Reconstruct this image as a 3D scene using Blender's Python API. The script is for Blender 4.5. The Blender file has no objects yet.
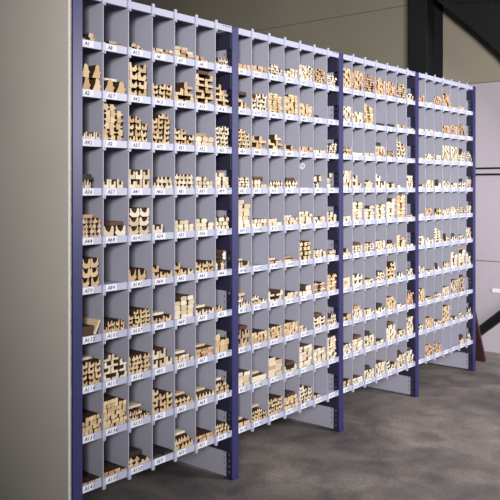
import bpy, bmesh, math, random, re
from mathutils import Vector, Matrix
random.seed(11)
SC = bpy.context.scene
COL = SC.collection
PI = math.pi

# ------------------------------------------------------------------ camera, world, lights, exposure
# axes: +X runs along the rack, +Y goes into the rack, +Z up. Rack front = plane y 0, first post at x 0.
PHI = math.radians(50.39)
cam_d = bpy.data.cameras.new('camera'); cam = bpy.data.objects.new('camera', cam_d); COL.objects.link(cam)
cam.location = (-2.112, -2.746, 1.618)
cam.rotation_euler = (PI/2, 0, -PHI)
cam_d.sensor_width = 36.0; cam_d.lens = 54.72; cam_d.shift_y = -0.126; cam_d.clip_end = 100
SC.camera = cam
world = bpy.data.worlds.new('world'); SC.world = world; world.use_nodes = True
bg = world.node_tree.nodes['Background']; bg.inputs[0].default_value = (0.80, 0.84, 1.0, 1); bg.inputs[1].default_value = 0.03

def area(name, loc, target, size, power, col):
    l = bpy.data.lights.new(name, 'AREA'); l.shape = 'RECTANGLE'; l.size, l.size_y = size; l.energy = power; l.color = col
    o = bpy.data.objects.new(name, l); COL.objects.link(o); o.location = loc
    o.rotation_euler = (Vector(target) - Vector(loc)).to_track_quat('-Z', 'Y').to_euler(); return o
key = area('key_light', (-5.0, -5.2, 3.0), (4.6, 0.0, 1.75), (1.6, 1.2), 132, (1.0, 0.98, 0.97)); key.data.spread = math.radians(52)
area('fill_light', (3.5, -4.4, 2.45), (3.4, 0.0, 1.2), (1.4, 1.0), 300, (0.93, 0.93, 1.0))
SC.view_settings.view_transform = 'Standard'; SC.view_settings.look = 'None'
SC.view_settings.exposure = -0.22; SC.view_settings.gamma = 1.0; SC.view_settings.use_curve_mapping = False

# ------------------------------------------------------------------ materials
def srgb(r, g, b):
    f = lambda c: (c/255/12.92) if c/255 <= 0.04045 else ((c/255 + 0.055)/1.055)**2.4
    return (f(r), f(g), f(b), 1)

def mat(name, col, rough=0.6, noise=0.0, nscale=8, metal=0.0, bump=0.0, stretch=None, spec=0.5):
    m = bpy.data.materials.new(name); m.use_nodes = True
    nt = m.node_tree; b = nt.nodes['Principled BSDF']
    b.inputs['Roughness'].default_value = rough; b.inputs['Metallic'].default_value = metal
    b.inputs['Specular IOR Level'].default_value = spec
    if noise or bump:
        tc = nt.nodes.new('ShaderNodeTexCoord'); mp = nt.nodes.new('ShaderNodeMapping')
        if stretch: mp.inputs['Scale'].default_value = stretch
        n = nt.nodes.new('ShaderNodeTexNoise'); n.inputs['Scale'].default_value = nscale; n.inputs['Detail'].default_value = 6
        nt.links.new(tc.outputs['Object'], mp.inputs[0]); nt.links.new(mp.outputs[0], n.inputs['Vector'])
        r = nt.nodes.new('ShaderNodeValToRGB')
        r.color_ramp.elements[0].position = 0.3; r.color_ramp.elements[1].position = 0.7
        r.color_ramp.elements[0].color = tuple(c*(1-noise) for c in col[:3]) + (1,)
        r.color_ramp.elements[1].color = tuple(min(1, c*(1+noise)) for c in col[:3]) + (1,)
        nt.links.new(n.outputs['Fac'], r.inputs[0]); nt.links.new(r.outputs[0], b.inputs['Base Color'])
        if bump:
            bp = nt.nodes.new('ShaderNodeBump'); bp.inputs['Strength'].default_value = bump; bp.inputs['Distance'].default_value = 0.01
            nt.links.new(n.outputs['Fac'], bp.inputs['Height']); nt.links.new(bp.outputs[0], b.inputs['Normal'])
    else:
        b.inputs['Base Color'].default_value = col
    return m

def wood(name, c0, c1, island):
    m = bpy.data.materials.new(name); m.use_nodes = True
    nt = m.node_tree; b = nt.nodes['Principled BSDF']; b.inputs['Roughness'].default_value = 0.65
    b.inputs['Specular IOR Level'].default_value = 0.25
    if island:
        g = nt.nodes.new('ShaderNodeNewGeometry'); rnd = g.outputs['Random Per Island']
    else:
        g = nt.nodes.new('ShaderNodeObjectInfo'); rnd = g.outputs['Random']
    tc = nt.nodes.new('ShaderNodeTexCoord'); mp = nt.nodes.new('ShaderNodeMapping'); mp.inputs['Scale'].default_value = (60, 3, 60)
    n = nt.nodes.new('ShaderNodeTexNoise'); n.inputs['Scale'].default_value = 3; n.inputs['Detail'].default_value = 4
    ad = nt.nodes.new('ShaderNodeVectorMath'); ad.operation = 'ADD'
    sc = nt.nodes.new('ShaderNodeMath'); sc.operation = 'MULTIPLY'; sc.inputs[1].default_value = 37
    nt.links.new(rnd, sc.inputs[0]); nt.links.new(tc.outputs['Object'], mp.inputs[0])
    nt.links.new(mp.outputs[0], ad.inputs[0]); nt.links.new(sc.outputs[0], ad.inputs[1]); nt.links.new(ad.outputs[0], n.inputs['Vector'])
    mx = nt.nodes.new('ShaderNodeMath'); mx.operation = 'MULTIPLY_ADD'; mx.inputs[1].default_value = 0.62
    nm = nt.nodes.new('ShaderNodeMath'); nm.operation = 'MULTIPLY'; nm.inputs[1].default_value = 0.38
    nt.links.new(n.outputs['Fac'], nm.inputs[0]); nt.links.new(rnd, mx.inputs[0]); nt.links.new(nm.outputs[0], mx.inputs[2])
    r = nt.nodes.new('ShaderNodeValToRGB'); r.color_ramp.elements[0].color = c0; r.color_ramp.elements[1].color = c1
    r.color_ramp.elements[0].position = 0.1; r.color_ramp.elements[1].position = 0.9
    nt.links.new(mx.outputs[0], r.inputs[0]); nt.links.new(r.outputs[0], b.inputs['Base Color'])
    return m

GREY = mat('grey_painted_steel', srgb(154, 153, 166), 0.5, 0.04, 5)
LIP = mat('pale_painted_steel', srgb(170, 172, 190), 0.42, 0.03, 9)
BLUE = mat('blue_painted_steel', srgb(40, 40, 90), 0.42, 0.08, 12)
NAVY = mat('dark_navy_and_post_shade', srgb(34, 32, 52), 0.5, 0.1, 9)
PANEL = mat('beige_grey_sheet', srgb(198, 191, 182), 0.55, 0.03, 3)
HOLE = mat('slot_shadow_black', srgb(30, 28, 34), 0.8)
PAPER = mat('white_paper', srgb(220, 220, 226), 0.8, 0.02, 20)
INK = mat('black_ink', srgb(58, 58, 72), 0.8)
STEEL = mat('dark_green_black_paint', srgb(24, 25, 25), 0.6, 0.15, 3, spec=0.2)
BOLT = mat('black_bolt_steel', srgb(22, 22, 22), 0.4)
REDBROWN = mat('red_brown_board', srgb(60, 28, 33), 0.55, 0.2, 6, stretch=(6, 6, 1))
PLASTIC = mat('white_plastic', srgb(235, 235, 240), 0.4)
WOODS = {}
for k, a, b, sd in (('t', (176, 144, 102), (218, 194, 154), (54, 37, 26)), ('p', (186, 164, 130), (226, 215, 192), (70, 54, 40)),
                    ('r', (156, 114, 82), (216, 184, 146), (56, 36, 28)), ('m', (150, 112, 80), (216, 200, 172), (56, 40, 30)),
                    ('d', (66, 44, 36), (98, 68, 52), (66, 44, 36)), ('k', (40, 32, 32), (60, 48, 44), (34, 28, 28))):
    # fresh-sawn end grain is pale, planed long faces browner, with gap shade put into their colour
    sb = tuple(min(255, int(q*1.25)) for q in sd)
    WOODS[k] = (wood('wood_end_' + k, srgb(*a), srgb(*b), False), wood('wood_shaded_side_' + k, srgb(*sd), srgb(*sb), False),
                wood('wood_mass_end_' + k, srgb(*a), srgb(*b), True), wood('wood_mass_shaded_side_' + k, srgb(*sd), srgb(*sb), True))

def concrete_floor():
    m = bpy.data.materials.new('worn_concrete'); m.use_nodes = True; nt = m.node_tree; b = nt.nodes['Principled BSDF']
    tc = nt.nodes.new('ShaderNodeTexCoord')
    def noi(s, d, dist=0):
        n = nt.nodes.new('ShaderNodeTexNoise'); n.inputs['Scale'].default_value = s; n.inputs['Detail'].default_value = d
        n.inputs['Distortion'].default_value = dist; nt.links.new(tc.outputs['Object'], n.inputs['Vector']); return n
    a, c, f = noi(1.1, 5, 0.6), noi(5.0, 8, 0.4), noi(46, 8)
    r1 = nt.nodes.new('ShaderNodeValToRGB'); r1.color_ramp.elements[0].position = 0.36; r1.color_ramp.elements[1].position = 0.66
    r1.color_ramp.elements[0].color = srgb(88, 83, 83); r1.color_ramp.elements[1].color = srgb(146, 137, 128)
    r2 = nt.nodes.new('ShaderNodeValToRGB'); r2.color_ramp.elements[0].position = 0.3; r2.color_ramp.elements[1].position = 0.7
    r2.color_ramp.elements[0].color = (0.5, 0.5, 0.53, 1); r2.color_ramp.elements[1].color = (1.05, 1.03, 1.0, 1)
    r3 = nt.nodes.new('ShaderNodeValToRGB'); r3.color_ramp.elements[0].color = (0.52, 0.52, 0.53, 1); r3.color_ramp.elements[1].color = (1.5, 1.49, 1.46, 1)
    nt.links.new(a.outputs['Fac'], r1.inputs[0]); nt.links.new(c.outputs['Fac'], r2.inputs[0]); nt.links.new(f.outputs['Fac'], r3.inputs[0])
    def mul(x, y):
        q = nt.nodes.new('ShaderNodeMix'); q.data_type = 'RGBA'; q.blend_type = 'MULTIPLY'; q.inputs[0].default_value = 1
        nt.links.new(x, q.inputs[6]); nt.links.new(y, q.inputs[7]); return q.outputs[2]
    nt.links.new(mul(mul(r1.outputs[0], r2.outputs[0]), r3.outputs[0]), b.inputs['Base Color'])
    b.inputs['Roughness'].default_value = 0.55
    return m
FLOORM = concrete_floor()
WALLM = mat('pale_painted_cladding', srgb(174, 165, 173), 0.8, 0.04, 1.2)
WALLU = mat('olive_beige_cladding', srgb(142, 135, 119), 0.8, 0.05, 1.2)
JOINT = mat('joint_sealant', srgb(120, 110, 104), 0.8)
CEILM = mat('roof_sheet', srgb(90, 90, 92), 0.8)

# ------------------------------------------------------------------ mesh helpers
def box(bm, x0, x1, y0, y1, z0, z1, mi=0):
    v = [bm.verts.new(p) for p in ((x0,y0,z0),(x1,y0,z0),(x1,y1,z0),(x0,y1,z0),(x0,y0,z1),(x1,y0,z1),(x1,y1,z1),(x0,y1,z1))]
    for q in ((3,2,1,0),(4,5,6,7),(0,1,5,4),(1,2,6,5),(2,3,7,6),(3,0,4,7)):
        bm.faces.new([v[i] for i in q]).material_index = mi

def mesh(name, bm, *mats, bevel=0):
    if bevel: bmesh.ops.bevel(bm, geom=bm.edges[:], offset=bevel, segments=1, affect='EDGES')
    me = bpy.data.meshes.new(name); bm.to_mesh(me); bm.free()
    for m in mats: me.materials.append(m)
    return me

def link(name, me, parent=None, loc=(0,0,0), rot=(0,0,0)):
    o = bpy.data.objects.new(name, me); COL.objects.link(o)
    if parent is not None: o.parent = parent
    o.location = loc; o.rotation_euler = rot; return o

def obj(name, bm, *mats, parent=None, loc=(0,0,0), rot=(0,0,0), bevel=0):
    return link(name, mesh(name, bm, *mats, bevel=bevel), parent, loc, rot)

def tag(o, label, cat, group=None, kind='thing'):
    o['label'] = label; o['category'] = cat; o['kind'] = kind
    if group: o['group'] = group
    return o

def struct(o, label=None):
    o['kind'] = 'structure'
    if label: o['label'] = label
    return o

# ------------------------------------------------------------------ setting
XW = 5.14                                   # end wall plane
bm = bmesh.new(); box(bm, -9, XW, -10, 8.5, -0.1, 0)
struct(obj('floor', bm, FLOORM), 'dark mottled concrete floor in front of the rack')
bm = bmesh.new()                             # cladding panels of the end wall with sunk joints between
J = [0.0, 0.888, 1.768, 2.648, 3.54, 4.42, 5.3, 6.0]
for z0, z1 in zip(J[:-1], J[1:]):
    box(bm, XW, XW+0.12, -6, 8.5, z0 + (0.0045 if z0 else 0), z1-0.0045, 2 if z0 > 2.6 else 0)
box(bm, XW+0.012, XW+0.13, -6, 8.5, 0, 6, 1)
struct(obj('wall_end', bm, WALLM, JOINT, WALLU), 'pale cladding wall beyond the end of the rack')
bm = bmesh.new()
for z0 in (1.733, 1.793): box(bm, XW-0.02, XW, -6, 8.5, z0, z0+0.018)
box(bm, XW-0.008, XW, -6, 8.5, 1.751, 1.793, 1)
struct(obj('trim_1', bm, STEEL, WALLM), 'dark double trim line along the end wall')
bm = bmesh.new(); box(bm, -9, XW, 8.5, 8.62, 0, 6); struct(obj('wall_back', bm, WALLU))
bm = bmesh.new(); box(bm, -9, XW+0.12, -1.5, 8.6, 6, 6.1); struct(obj('ceiling', bm, CEILM))

# ------------------------------------------------------------------ steel portal frame at the end wall
bm = bmesh.new()                             # H section column: two flanges and a web
box(bm, 4.74, 4.76, 0.68, 0.868, 0, 6); box(bm, 5.095, 5.115, 0.68, 0.868, 0, 6); box(bm, 4.76, 5.095, 0.768, 0.780, 0, 6)
col = tag(obj('steel_column', bm, STEEL), 'tall black steel column against the wall behind the far bay', 'column')

def prism_x(bm, pts, x0, x1, mi=0):          # polygon in the y-z plane extruded along x
    a = [bm.verts.new((x0, y, z)) for y, z in pts]; b = [bm.verts.new((x1, y, z)) for y, z in pts]; n = len(pts)
    bm.faces.new(a[::-1]).material_index = mi; bm.faces.new(b).material_index = mi
    for i in range(n): bm.faces.new((a[i], a[(i+1) % n], b[(i+1) % n], b[i])).material_index = mi
    bmesh.ops.recalc_face_normals(bm, faces=bm.faces[:])

low = [(0.68, 3.52), (0.57, 3.42), (0.254, 3.135), (0.02, 2.90), (-0.25, 2.60), (-0.6, 2.2), (-0.9, 1.85)]
bm = bmesh.new(); prism_x(bm, low + [(-0.9, 4.4), (0.68, 4.9)], 4.93, 4.95)
haunch = tag(obj('steel_haunch', bm, STEEL), 'big black steel haunch plate curving down from the column at the ceiling end', 'beam')
bm = bmesh.new(); prism_x(bm, low + [(y-0.012, z-0.014) for y, z in low[::-1]], 4.85, 5.03)
obj('flange', bm, STEEL, parent=haunch)
bm = bmesh.new(); bmesh.ops.create_cone(bm, cap_ends=True, segments=6, radius1=0.016, radius2=0.016, depth=0.02, matrix=Matrix.Rotation(PI/2, 4, 'Y'))
bolt = mesh('bolt', bm, BOLT)
for k in range(8): link('bolt', bolt, haunch, (4.92, 0.43 - 0.066*k, 3.425 - 0.008*k))

bm = bmesh.new(); prism_x(bm, [(0.44, 0.0), (0.57, 0.0), (-0.93, 1.28), (-1.0, 1.20)], 5.045, 5.055)
prism_x(bm, [(0.44, 0.0), (0.455, 0.0), (-0.99, 1.212), (-1.0, 1.20)], 4.975, 5.055)
tag(obj('diagonal_brace', bm, STEEL), 'dark diagonal steel brace rising from the floor against the end wall', 'brace')

bm = bmesh.new(); box(bm, XW-0.012, XW, 0.0, 0.17, 0.585, 0.625)
sw = tag(obj('wall_socket', bm, PLASTIC, bevel=0.003), 'small white plastic plate on the end wall above the diagonal brace', 'socket')
bm = bmesh.new(); box(bm, XW-0.016, XW-0.012, 0.03, 0.14, 0.593, 0.617); obj('faceplate', bm, PAPER, parent=sw)

# ------------------------------------------------------------------ the rack
L = 1.0755; NB = 4; NC = 7; NR = 10
DEEP = 0.86
PITCH = 0.2227
ZTOP = 2.487                                 # top lip centre
zs = [ZTOP - PITCH*k for k in range(NR+1)]   # lip centres: top rail, then ten shelves
LIPH = 0.034
CW = L/NC

def ladder(bm, x0, x1, y0, y1, z0, z1, pitch, hole, rail):   # plate in the y-z plane with a column of real slots
    box(bm, x0, x1, y0, y0+rail, z0, z1); box(bm, x0, x1, y1-rail, y1, z0, z1)
    n = int((z1-z0)/pitch)
    for k in range(n+1):
        a = z0 + k*pitch + (hole if k else 0) - (0 if k else 0); b = min(z0 + (k+1)*pitch, z1)
        if b > a: box(bm, x0, x1, y0+rail, y1-rail, a, b)

def post_mesh():
    bm = bmesh.new(); h = 2.503
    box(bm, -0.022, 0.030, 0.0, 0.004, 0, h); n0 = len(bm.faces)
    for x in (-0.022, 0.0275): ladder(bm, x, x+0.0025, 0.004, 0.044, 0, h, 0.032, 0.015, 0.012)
    for f in list(bm.faces)[n0:]: f.material_index = 1  # post sides are the same blue paint, their shade put into the colour
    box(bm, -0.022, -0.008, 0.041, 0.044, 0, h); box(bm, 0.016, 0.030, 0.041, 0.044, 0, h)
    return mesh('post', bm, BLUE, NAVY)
def foot_mesh():
    bm = bmesh.new(); box(bm, -0.022, 0.034, -0.004, 0.06, 0, 0.004); return mesh('foot_plate', bm, BLUE)
def side_mesh():                             # sheet side of the upright frame, slotted along its front edge
    bm = bmesh.new()
    ladder(bm, -0.020, -0.018, 0.046, 0.078, 0.012, 2.47, 0.032, 0.012, 0.012)
    box(bm, -0.020, -0.018, 0.078, DEEP, 0.012, 2.47)
    return mesh('side_sheet', bm, GREY)
def arm_mesh():
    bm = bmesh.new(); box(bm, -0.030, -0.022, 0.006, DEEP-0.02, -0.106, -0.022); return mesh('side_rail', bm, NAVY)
def flange_mesh():
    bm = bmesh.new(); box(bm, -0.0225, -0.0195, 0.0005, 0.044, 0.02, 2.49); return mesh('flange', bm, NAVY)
def shelf_mesh():
    bm = bmesh.new()
    x0, x1 = 0.0305, L-0.0225
    box(bm, x0+0.002, x1-0.012, 0.006, DEEP-0.03, 0.0095, 0.0125)            # tray
    box(bm, x0, x1, 0.003, 0.006, -LIPH/2, LIPH/2)                          # front lip
    box(bm, x0, x1, 0.006, 0.020, -LIPH/2, -LIPH/2+0.002)
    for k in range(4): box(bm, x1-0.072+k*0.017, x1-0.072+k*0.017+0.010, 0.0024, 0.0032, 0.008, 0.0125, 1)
    return mesh('shelf', bm, LIP, HOLE)
def divider_mesh():
    bm = bmesh.new(); z0, z1 = -PITCH+0.013, 0.009
    box(bm, -0.0012, 0.0012, 0.0205, DEEP-0.06, z0, z1)
    box(bm, -0.0026, 0.0026, 0.0065, 0.0205, z0+0.005, -0.018)
    return mesh('divider', bm, GREY)
def clip_mesh(top):
    bm = bmesh.new()
    box(bm, -0.009, 0.007, -0.004, 0.0025, -LIPH/2-0.014, LIPH/2 + (0.013 if top else 0.002))
    box(bm, -0.004, 0.002, -0.004, 0.012, -LIPH/2-0.016, -LIPH/2-0.0005)
    return mesh('clip', bm, LIP)
M_POST, M_FOOT, M_SIDE, M_ARM, M_SHELF, M_DIV = post_mesh(), foot_mesh(), side_mesh(), arm_mesh(), shelf_mesh(), divider_mesh()
M_CLIP, M_CLIPT = clip_mesh(False), clip_mesh(True)

# handwriting on the paper labels: glyph outlines once, then composed per label
def glyphs(chars):
    out = {}
    for ch in chars:
        cu = bpy.data.curves.new('g', 'FONT'); cu.body = ch; cu.size = 1.0; cu.offset = 0.018; cu.shear = 0.25; cu.resolution_u = 2
        o = bpy.data.objects.new('g', cu); COL.objects.link(o); bpy.context.view_layer.update()
        me = bpy.data.meshes.new_from_object(o.evaluated_get(bpy.context.evaluated_depsgraph_get()))
        out[ch] = ([v.co.copy() for v in me.vertices], [tuple(p.vertices) for p in me.polygons])
        bpy.data.objects.remove(o); bpy.data.meshes.remove(me); bpy.data.curves.remove(cu)
    return out
GLY = glyphs('A0123456789')
def label_mesh(text, w, h):
    bm = bmesh.new(); box(bm, 0, w, -0.0008, 0, -h/2, h/2)
    size = h*0.84; x = w*0.14
    for ch in text:
        vs, fs = GLY[ch]; nv = [bm.verts.new((x + v.x*size, -0.0012, -size*0.34 + v.y*size)) for v in vs]
        for f in fs: bm.faces.new([nv[i] for i in f]).material_index = 1
        x += size*0.62
    return mesh('paper_label', bm, PAPER, INK)

TEXT1 = {(0,0):'A1', (0,1):'A8', (0,2):'A15', (1,0):'A2', (1,1):'A27', (1,2):'A42', (2,0):'A92', (2,1):'A2', (2,2):'A37', (2,3):'A72',
         (3,0):'A26', (3,1):'A27', (3,2):'A41', (3,3):'A62', (3,4):'A81', (3,5):'A97', (3,6):'A99', (4,0):'A44', (4,1):'A68', (4,2):'A142',
         (5,0):'A70', (5,1):'A84', (5,2):'A142', (5,3):'A64', (6,0):'A132', (6,1):'A101', (6,2):'A107', (7,0):'A114', (7,1):'A117', (7,2):'A118',
         (8,0):'A131', (8,1):'A136', (8,2):'A135', (9,0):'A141', (9,1):'A130', (9,2):'A150'}
BAYS = ['nearest bay, beside the beige end panel', 'second bay from the beige end panel', 'third bay from the beige end panel', 'farthest bay, next to the pale wall']
bays = []
for b in range(NB):
    e = bpy.data.objects.new('shelving_bay', None); COL.objects.link(e); e.location = (b*L, 0, 0); bays.append(e)
    tag(e, 'blue post and grey pigeonhole shelving, ' + BAYS[b], 'shelving', 'pigeonhole shelving bays')
    for q in ((0,) if b < NB-1 else (0, 1)):
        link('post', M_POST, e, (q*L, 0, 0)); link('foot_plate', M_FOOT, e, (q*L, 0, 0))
    if b == 0: pass
    link('side_sheet', M_SIDE, e, (L, 0, 0))
    for r in range(NR+1):
        if r < NR+1: link('side_rail', M_ARM, e, (L, 0, zs[r]))
        s = link('shelf', M_SHELF, e, (0, 0, zs[r]))
        for c in range(1, NC): link('clip', M_CLIPT if r == 0 else M_CLIP, s, (c*CW, 0, 0))
        if r:
            for c in range(NC):
                x0 = 0.034 if c == 0 else c*CW + 0.012
                w = (0.060 if c == 0 else 0.072) if c % 3 != 1 else 0.064
                t = TEXT1.get((r-1, c)) if b == 0 else None
                t = t or 'A%d' % (b*70 + (r-1)*7 + c + (3 if b == 0 else 1))
                link('paper_label', label_mesh(t, w, LIPH*0.86), s, (x0, 0.0028, 0))
    for r in range(NR):
        for c in range(1, NC): link('divider', M_DIV, e, (c*CW, 0, zs[r]))

bm = bmesh.new(); bmesh.ops.create_cone(bm, cap_ends=True, segments=20, radius1=0.021, radius2=0.021, depth=0.001, matrix=Matrix.Rotation(PI/2, 4, 'Y'))
tg = obj('paper_tag', bm, PAPER, parent=bays[1], loc=(5*CW-0.0021, 0.092, 1.752)); tg['label'] = 'small round white paper tag on a grey divider'
bm = bmesh.new(); box(bm, -0.0003, 0.0003, -0.009, 0.009, -0.002, 0.002); box(bm, -0.0003, 0.0003, -0.009, -0.006, -0.011, 0.011)
obj('mark', bm, INK, parent=tg, loc=(-0.0007, 0, 0))

bm = bmesh.new(); box(bm, -0.038, -0.035, 0.004, DEEP+0.1, 0, 2.53); box(bm, -0.047, -0.035, 0.0, 0.004, 0, 2.53); box(bm, -0.047, -0.045, 0.004, 0.02, 0, 2.53)
box(bm, -0.030, -0.022, 0.01, 0.05, 0.02, 2.50)
tag(obj('end_panel', bm, PANEL), 'tall beige grey sheet panel closing the near end of the rack', 'panel')

bm = bmesh.new(); box(bm, -0.015, 0.015, -0.1, 0.1, 0, 0.80)
tag(obj('leaning_board', bm, REDBROWN, bevel=0.003, loc=(4.695, 0.155, 0.007), rot=(0, -0.452, 0)), 'dark red brown board leaning on the far end of the rack', 'board')

# ------------------------------------------------------------------ the stored timber
def ring(n, f): return [f(2*PI*k/n) for k in range(n)]
PROF = {   # outlines in a unit square, x across, z up
 'B': [(0,0),(.92,0),(.9,.28),(1,.4),(.97,.5),(.86,.54),(.83,.82),(.7,.98),(.54,1),(.4,.9),(.34,.6),(.16,.28)],
 'V': [(0,0),(.62,0),(.66,.25),(1,.42),(.98,.56),(.7,.62),(.64,1),(0,1)],
 'C': [(.12,0),(.7,0),(1,.3),(.97,.48),(.9,.52),(.93,.94),(.85,1),(.72,.62),(.5,.42),(.32,.5),(.2,.95),(.08,1),(0,.8),(0,.15)],
 'N': [(0,0),(1,0),(1,.78),(.72,.8),(.7,.44),(.32,.44),(.32,1),(0,1)],
 'A': [(0,0),(.95,0),(1,.12),(.9,.36),(.42,.36),(.36,.5),(.3,1),(.12,.96),(0,.8)],
 'R': [(0,0),(1,0),(1,.5),(.9,.78),(.68,.96),(.5,1),(.32,.96),(.1,.78),(0,.5)],
 'K': [(.1,0),(.9,0),(1,.1),(1,.74),(.84,1),(.2,1),(0,.8),(0,.1)],
 'F': [(0,0),(1,0),(1,.9),(.97,1),(.03,1),(0,.9)],
 'T': [(0,0),(1,0),(1,.52),(.76,.56),(.66,1),(.36,1),(.26,.56),(0,.52)],
 'E': [(0,.06),(.08,0),(.8,0),(1,.34),(.92,.48),(.88,.8),(.74,.72),(.64,.5),(.44,.4),(.32,.6),(.28,1),(.06,1),(0,.86)],
 'S': [(.1,.1),(.5,0),(.9,.12),(.8,.4),(1,.62),(.7,.7),(.55,1),(.36,.74),(0,.8),(.2,.45)],
}
NAMES = {'B':('handrail_length','handrail lengths','handrail'),'V':('beaded_length','beak-edged lengths','moulding'),'C':('scotia_length','hollow scotia lengths','moulding'),
 'N':('grooved_length','grooved lengths','moulding'),'A':('rebated_length','rebated angle lengths','moulding'),'R':('rounded_length','rounded lengths','moulding'),
 'K':('square_batten','square battens','batten'),'F':('flat_lath','flat laths','lath'),'E':('cornice_length','cornice lengths','moulding'),'T':('staff_bead','tongued beads','moulding'),'S':('carved_length','irregular moulded lengths','moulding'),
 'Z':('bored_block','bored block','block')}
COLN = {'t':'tan','p':'pale cream','r':'reddish','m':'mixed brown','d':'dark brown','k':'blackish brown'}
def length_mesh(kind, w, h, ln, flip, m, sides=1):
    bm = bmesh.new(); w *= 0.91
    if kind == 'Z':
        o = []; i = []
        for k in range(24):
            a = 2*PI*k/24; ca, sa = math.cos(a), math.sin(a); q = 0.5/max(abs(ca), abs(sa)); o.append((ca*q*w, h/2+sa*q*h)); i.append((ca*.2*w, h*.5+sa*.2*h))
        V = [[bm.verts.new((x, y, z)) for x, z in p] for p in (o, i) for y in (0, ln)]
        for k in range(24):
            j = (k+1) % 24
            for a, b in ((0, 1), (1, 3), (3, 2), (2, 0)): bm.faces.new((V[a][k], V[a][j], V[b][j], V[b][k]))
    else:
        pts = [(((1-x) if flip else x) - 0.5, z) for x, z in PROF[kind]]
        a = [bm.verts.new((x*w, 0, z*h)) for x, z in pts]; b = [bm.verts.new((x*w, ln, z*h)) for x, z in pts]; n = len(pts)
        bm.faces.new(a); bm.faces.new(b)
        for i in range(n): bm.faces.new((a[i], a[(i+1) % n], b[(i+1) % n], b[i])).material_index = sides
    bmesh.ops.recalc_face_normals(bm, faces=bm.faces[:])
    return mesh(NAMES[kind][0], bm, *m)

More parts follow.
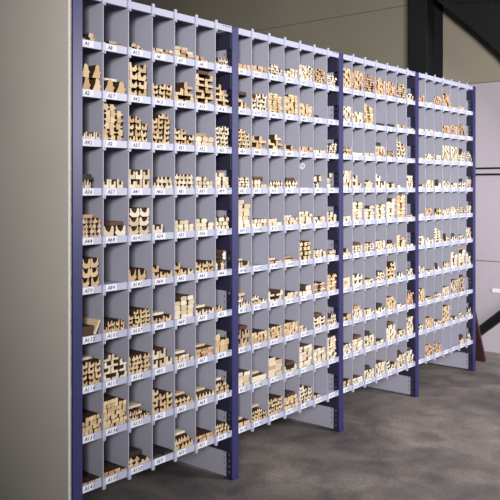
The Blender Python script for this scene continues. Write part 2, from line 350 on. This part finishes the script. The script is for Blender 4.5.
# one token a cell: kind, columns x rows, h = height in percent of the cell, colour; /w width percent, /d dark board on top, /b long pale board on top, /s loose
STOCK = [
 ["K4x2h24m/s F3x2h14m/s T5x2h20m/s K5x2h17m F3x4h32m K4x2h18r C4x2h24p",
  "B2x2h66t B2x1h34t/b E2x4h86t/w84 E3x3h42t A2x3h58t A2x5h86t/d A2x4h66t",
  "N4x1h20p V3x6h92t/w85 E3x4h68t/w85 E3x6h82t/w85 E3x3h46t k3x2h28p/r K3x5h64p",
  "N3x1h22p/w50k N3x1h24p/w88 N3x2h50p T5x2h32p T5x3h40p K5x3h34p k4x4h46p",
  "T5x4h48m/r C2x1h27p/d C2x3h70p N2x1h24p/w55 k4x3h32p k3x3h34p K4x3h36p",
  "C2x3h76t/w92 - C2x1h34t/w80 E3x2h38t E3x2h38t E3x2h34t S3x2h62p/s",
  "F1x2h26d/w70l E5x2h30t/w90 E4x4h48t E3x1h18t/b k3x5h66p E3x1h18p/b N2x1h18r/w60",
  "E3x4h62t/b A3x4h70p T6x4h50t N3x2h54p k5x2h20p/b F3x3h26r/b k3x3h60t",
  "k5x4h46t k6x7h76t E6x2h26t/b E3x4h70t T5x2h24t/b T6x1h18p/b T6x3h34t/b",
  "F3x1h5m F4x2h11r T4x2h26t/k F2x1h8k T6x2h34t/b k5x2h18r T6x3h32t"],
 ["K4x2h18r K5x2h22r T6x3h36p K5x3h34p K6x8h56p K5x7h54r T4x4h42p",
  "A2x2h46t/d N3x4h58p K3x8h66t K4x8h70t K4x6h46t F1x1h12k/w50 -",
  "N3x5h62t A2x2h46t A2x3h56t A2x1h24t F4x2h20r F4x1h12p T4x4h42p",
  "T5x3h36p K5x2h28p/d T6x2h26p T5x2h26p/d - S3x3h70p/s S3x3h58p/s",
  "F2x7h88p K5x2h26p F3x2h24p K5x3h34p K4x4h44p K4x2h24p R3x3h40p",
  "A3x1h22p/b - F2x1h10m/b F2x1h10m/b S3x4h74t R4x3h34p N4x2h28p",
  "N4x2h40p/r N4x2h34p A2x2h40p K4x2h22p K4x2h38p K2x3h42m R2x4h68t",
  "N3x2h62m/d K5x3h40t K5x4h46t K5x4h48t K3x2h26t/w60 N2x3h46p/d N4x3h42p",
  "F2x4h50p F1x2h22p/b F2x5h74m A2x1h24p/d K3x6h84p k3x5h58p K3x7h92p",
  "F2x1h14r/b E4x3h40t/b E4x4h58t k4x3h46t/d E3x5h72p F2x1h12r/w60 -"],
 ["K3x7h78t K4x7h78r K4x6h72r K4x6h70r K4x6h62r K4x6h66t K4x3h30p",
  "K3x7h60p K4x4h44p V2x7h82t F1x1h12k F1x1h14k F3x2h16m F2x1h8m",
  "N3x2h30t F2x1h12p F2x2h14m K3x3h44m/k N4x2h28m N2x5h78m -",
  "K3x5h66p N2x2h50p S1x1h32p N2x2h56p S2x1h24p S1x1h16p/w50 K4x4h54p",
  "K2x1h20p R2x5h72p R2x4h56p R2x4h60p R2x5h84p R2x5h96t K3x1h12p",
  "A2x1h26t T3x3h36p/d T3x3h40p K4x4h44p K4x2h24p/k R2x4h62t F2x1h12p",
  "Z1x1h42p N2x2h50p R3x1h20p N3x3h44p N2x4h80t A2x1h24p T4x3h34p",
  "R2x2h28t K4x4h42p/r R3x2h28p N2x1h22p/k K3x5h60t F2x2h18p R3x5h60r",
  "K3x3h40p R2x4h52p/d R3x4h52p/k S2x1h16p K3x6h70p/d K3x3h30p R3x7h84p",
  "S2x2h30t F2x2h22p R3x3h40p/k K4x4h54p N2x3h48p R3x4h60p/k R3x5h62p"],
 ["K3x2h34r F2x1h10p K4x4h44r K4x6h64r F2x1h10r F2x1h16r -",
  "F2x1h10p F2x1h12p F2x1h8m K4x4h40r K4x5h48r K4x6h58r -",
  "F3x2h18p R3x2h28p R3x2h26p K4x6h72p K4x6h70p N2x4h50p/k K4x4h52p",
  "F3x2h16p K4x3h36p A1x1h24p/k K4x3h32p K4x2h24p N2x2h30p/k K4x4h44p",
  "F2x1h12p K4x3h36r N3x2h32t K4x3h30p K4x2h26p/r K4x3h36p K4x4h40p",
  "R2x3h46p K3x2h34p K2x5h80p A2x2h28p/k N2x1h24p/k N3x2h30p R3x5h62p",
  "K3x3h42p F2x1h10p A2x1h22p/k N3x2h36p R2x4h86p R2x4h90p/r R2x3h64p",
  "K3x5h66t F3x1h14m N3x2h24p K3x4h46p K3x6h74m K3x7h80m/d -",
  "N2x2h30p K4x4h54t N2x2h26p K3x7h88t S2x1h20p S2x2h34t N2x2h40p",
  "- K4x5h58r K4x4h52r - - S1x1h30p/k N2x2h44p"],
]
ORD = ['top', 'second', 'third', 'fourth', 'fifth', 'sixth', 'seventh', 'eighth', 'ninth', 'bottom']
CORD = ['first', 'second', 'third', 'fourth', 'fifth', 'sixth', 'last']
BORD = ['nearest bay', 'second bay', 'third bay', 'farthest bay']
CH = PITCH - 0.028
pieces = []   # (kind, mesh-parameters, location, rotation, colour, extra?, cell)
for b in range(NB):
    for r in range(NR):
        toks = STOCK[b][r].split()
        assert len(toks) == NC, (b, r, len(toks))
        for c, tk in enumerate(toks):
            if tk == '-': continue
            m_ = re.match(r'([A-Zk])(\d)x(\d)h(\d+)([a-z])(?:/(.*))?$', tk)
            kind, nx, ny, hp, colr, fl = m_.group(1), int(m_.group(2)), int(m_.group(3)), int(m_.group(4)), m_.group(5), m_.group(6) or ''
            if kind in 'KRT' and (b >= 2 or b == 1 and ny >= 3): ny += 1; nx += (b >= 2 and 3 <= nx < 6)
            if kind == 'K' and (b*70 + r*7 + c*3) % 7 in (1, 4, 6): kind = 'TER'[(r*5 + c + b) % 3]
            kind = kind.upper()
            wf = 1.0; w_ = re.search(r'w(\d+)', fl)
            if w_: wf = int(w_.group(1))/100; fl = fl.replace(w_.group(0), '')
            x0 = b*L + c*CW + (0.0345 if c == 0 else 0.0055); x1 = b*L + (c+1)*CW - (0.0345 if c == NC-1 else 0.0055)
            hp *= (0.80 if b >= 1 else 0.88) if r >= 5 else (0.92 if b >= 1 else 0.96)
            pw = (x1-x0)*wf/nx; ph = CH*hp/100/ny; zb = zs[r+1] + 0.0128
            loose = 's' in fl
            for j in range(ny):
                full = nx if (j < ny-1 or ny == 1) else max(1, nx - random.choice((0, 0, 1, 1, 2)))
                off = 0 if full == nx else random.choice((0, 0, nx-full))
                rowy = random.uniform(0, 0.012)
                for i in range(full):
                    y = 0.0075 + rowy*0.4 + random.uniform(0, 0.012) + (random.uniform(0, 0.05) if loose else 0)
                    ln = random.choice((0.5, 0.58, 0.66, 0.72))
                    flip = random.random() < (0.15 if kind in 'BV' else 0.35)
                    roll = random.uniform(-0.14, 0.14) if loose and kind == 'S' else (random.uniform(-0.06, 0.06) if loose else 0)
                    yaw = 0; lift = abs(math.sin(roll))*pw*0.5
                    pieces.append([kind, pw, ph, ln, flip, (x0 + pw*(off+i+0.5), y, zb + j*ph + lift), (0, roll, yaw), colr, 0, (b, r, c)])
            zt = zb + CH*hp/100
            if 'l' in fl:      # one narrow pale lath standing askew against the pile
                pieces.append(['F', 0.012, CH*0.34, 0.5, False, (x0 + (x1-x0)*0.66, 0.012, zb + 0.006), (0, 0.45, 0), 't', 1, (b, r, c)])
            for ex in fl:
                if ex not in 'dkrb': continue
                if ex == 'b':      # long sawn board lying on the pile further in
                    bw = (x1-x0)*0.62
                    pieces.append(['F', bw, 0.012, 0.62, False, (x0 + (x1-x0)*0.55, 0.055, zt + 0.001), (0, 0, 0), 'p' if colr != 'm' else 'm', 1, (b, r, c)]); zt += 0.013
                else:
                    q = {'d': (0.62, 0.018, 'd'), 'k': (0.5, 0.026, 'k'), 'r': (0.6, 0.016, 'r')}[ex]
                    bw = (x1-x0)*q[0]
                    pieces.append(['F', bw, q[1], 0.55, False, (x0 + bw/2 + random.uniform(0.02, 0.3)*(x1-x0), 0.02, zt + 0.001), (0, 0, 0), q[2], 2, (b, r, c)]); zt += q[1]+0.001

CAM = Vector(cam.location)
def seen(p):  # picture size of the piece's end
    d = (Vector(p[5]) - CAM).length
    return p[1]*p[2]/d**2
by_kind = {}
for p in pieces: by_kind.setdefault(p[0], []).append(p)
cache = {}
def place(p):
    kind, w, h, ln, flip, loc, rot, colr, extra, (b, r, c) = p
    key = (kind, round(w, 4), round(h, 4), ln, flip, colr, bool(extra))
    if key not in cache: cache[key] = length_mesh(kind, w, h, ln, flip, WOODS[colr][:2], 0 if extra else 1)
    o = link(NAMES[kind][0] if not extra else 'loose_board', cache[key], None, loc, rot)
    where = '%s row, %s cell of %s' % (ORD[r], CORD[c], BORD[b])
    if extra: lab = '%s loose board on the pile, %s' % ('pale' if extra == 1 else COLN[colr], where)
    else: lab = '%s wooden %s, %s' % (COLN[colr], NAMES[kind][1].rstrip('s'), where)
    tag(o, lab, 'board' if extra else NAMES[kind][2], ('loose board, ' if extra else NAMES[kind][1] + ', ') + where)
for kind, ps in by_kind.items():
    ex = [p for p in ps if p[8]]
    ps = sorted((p for p in ps if not p[8]), key=seen, reverse=True)
    for p in ex + ps[:300]: place(p)
    rest = ps[300:]
    if rest:
        bm = bmesh.new(); cols = sorted({p[7] for p in rest})
        for p in rest:
            n0 = len(bm.verts); f0 = len(bm.faces)
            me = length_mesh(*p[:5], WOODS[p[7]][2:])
            M = Matrix.Translation(p[5]) @ Matrix.Rotation(p[6][1], 4, 'Y')
            nv = [bm.verts.new(M @ v.co) for v in me.vertices]
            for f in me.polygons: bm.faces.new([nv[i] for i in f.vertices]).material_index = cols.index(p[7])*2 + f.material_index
            bpy.data.meshes.remove(me)
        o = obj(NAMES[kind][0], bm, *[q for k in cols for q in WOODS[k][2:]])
        tag(o, 'smallest of the wooden %s spread over the farther cells' % NAMES[kind][1], NAMES[kind][2], kind='stuff')
print('pieces', len(pieces), {k: len(v) for k, v in by_kind.items()})
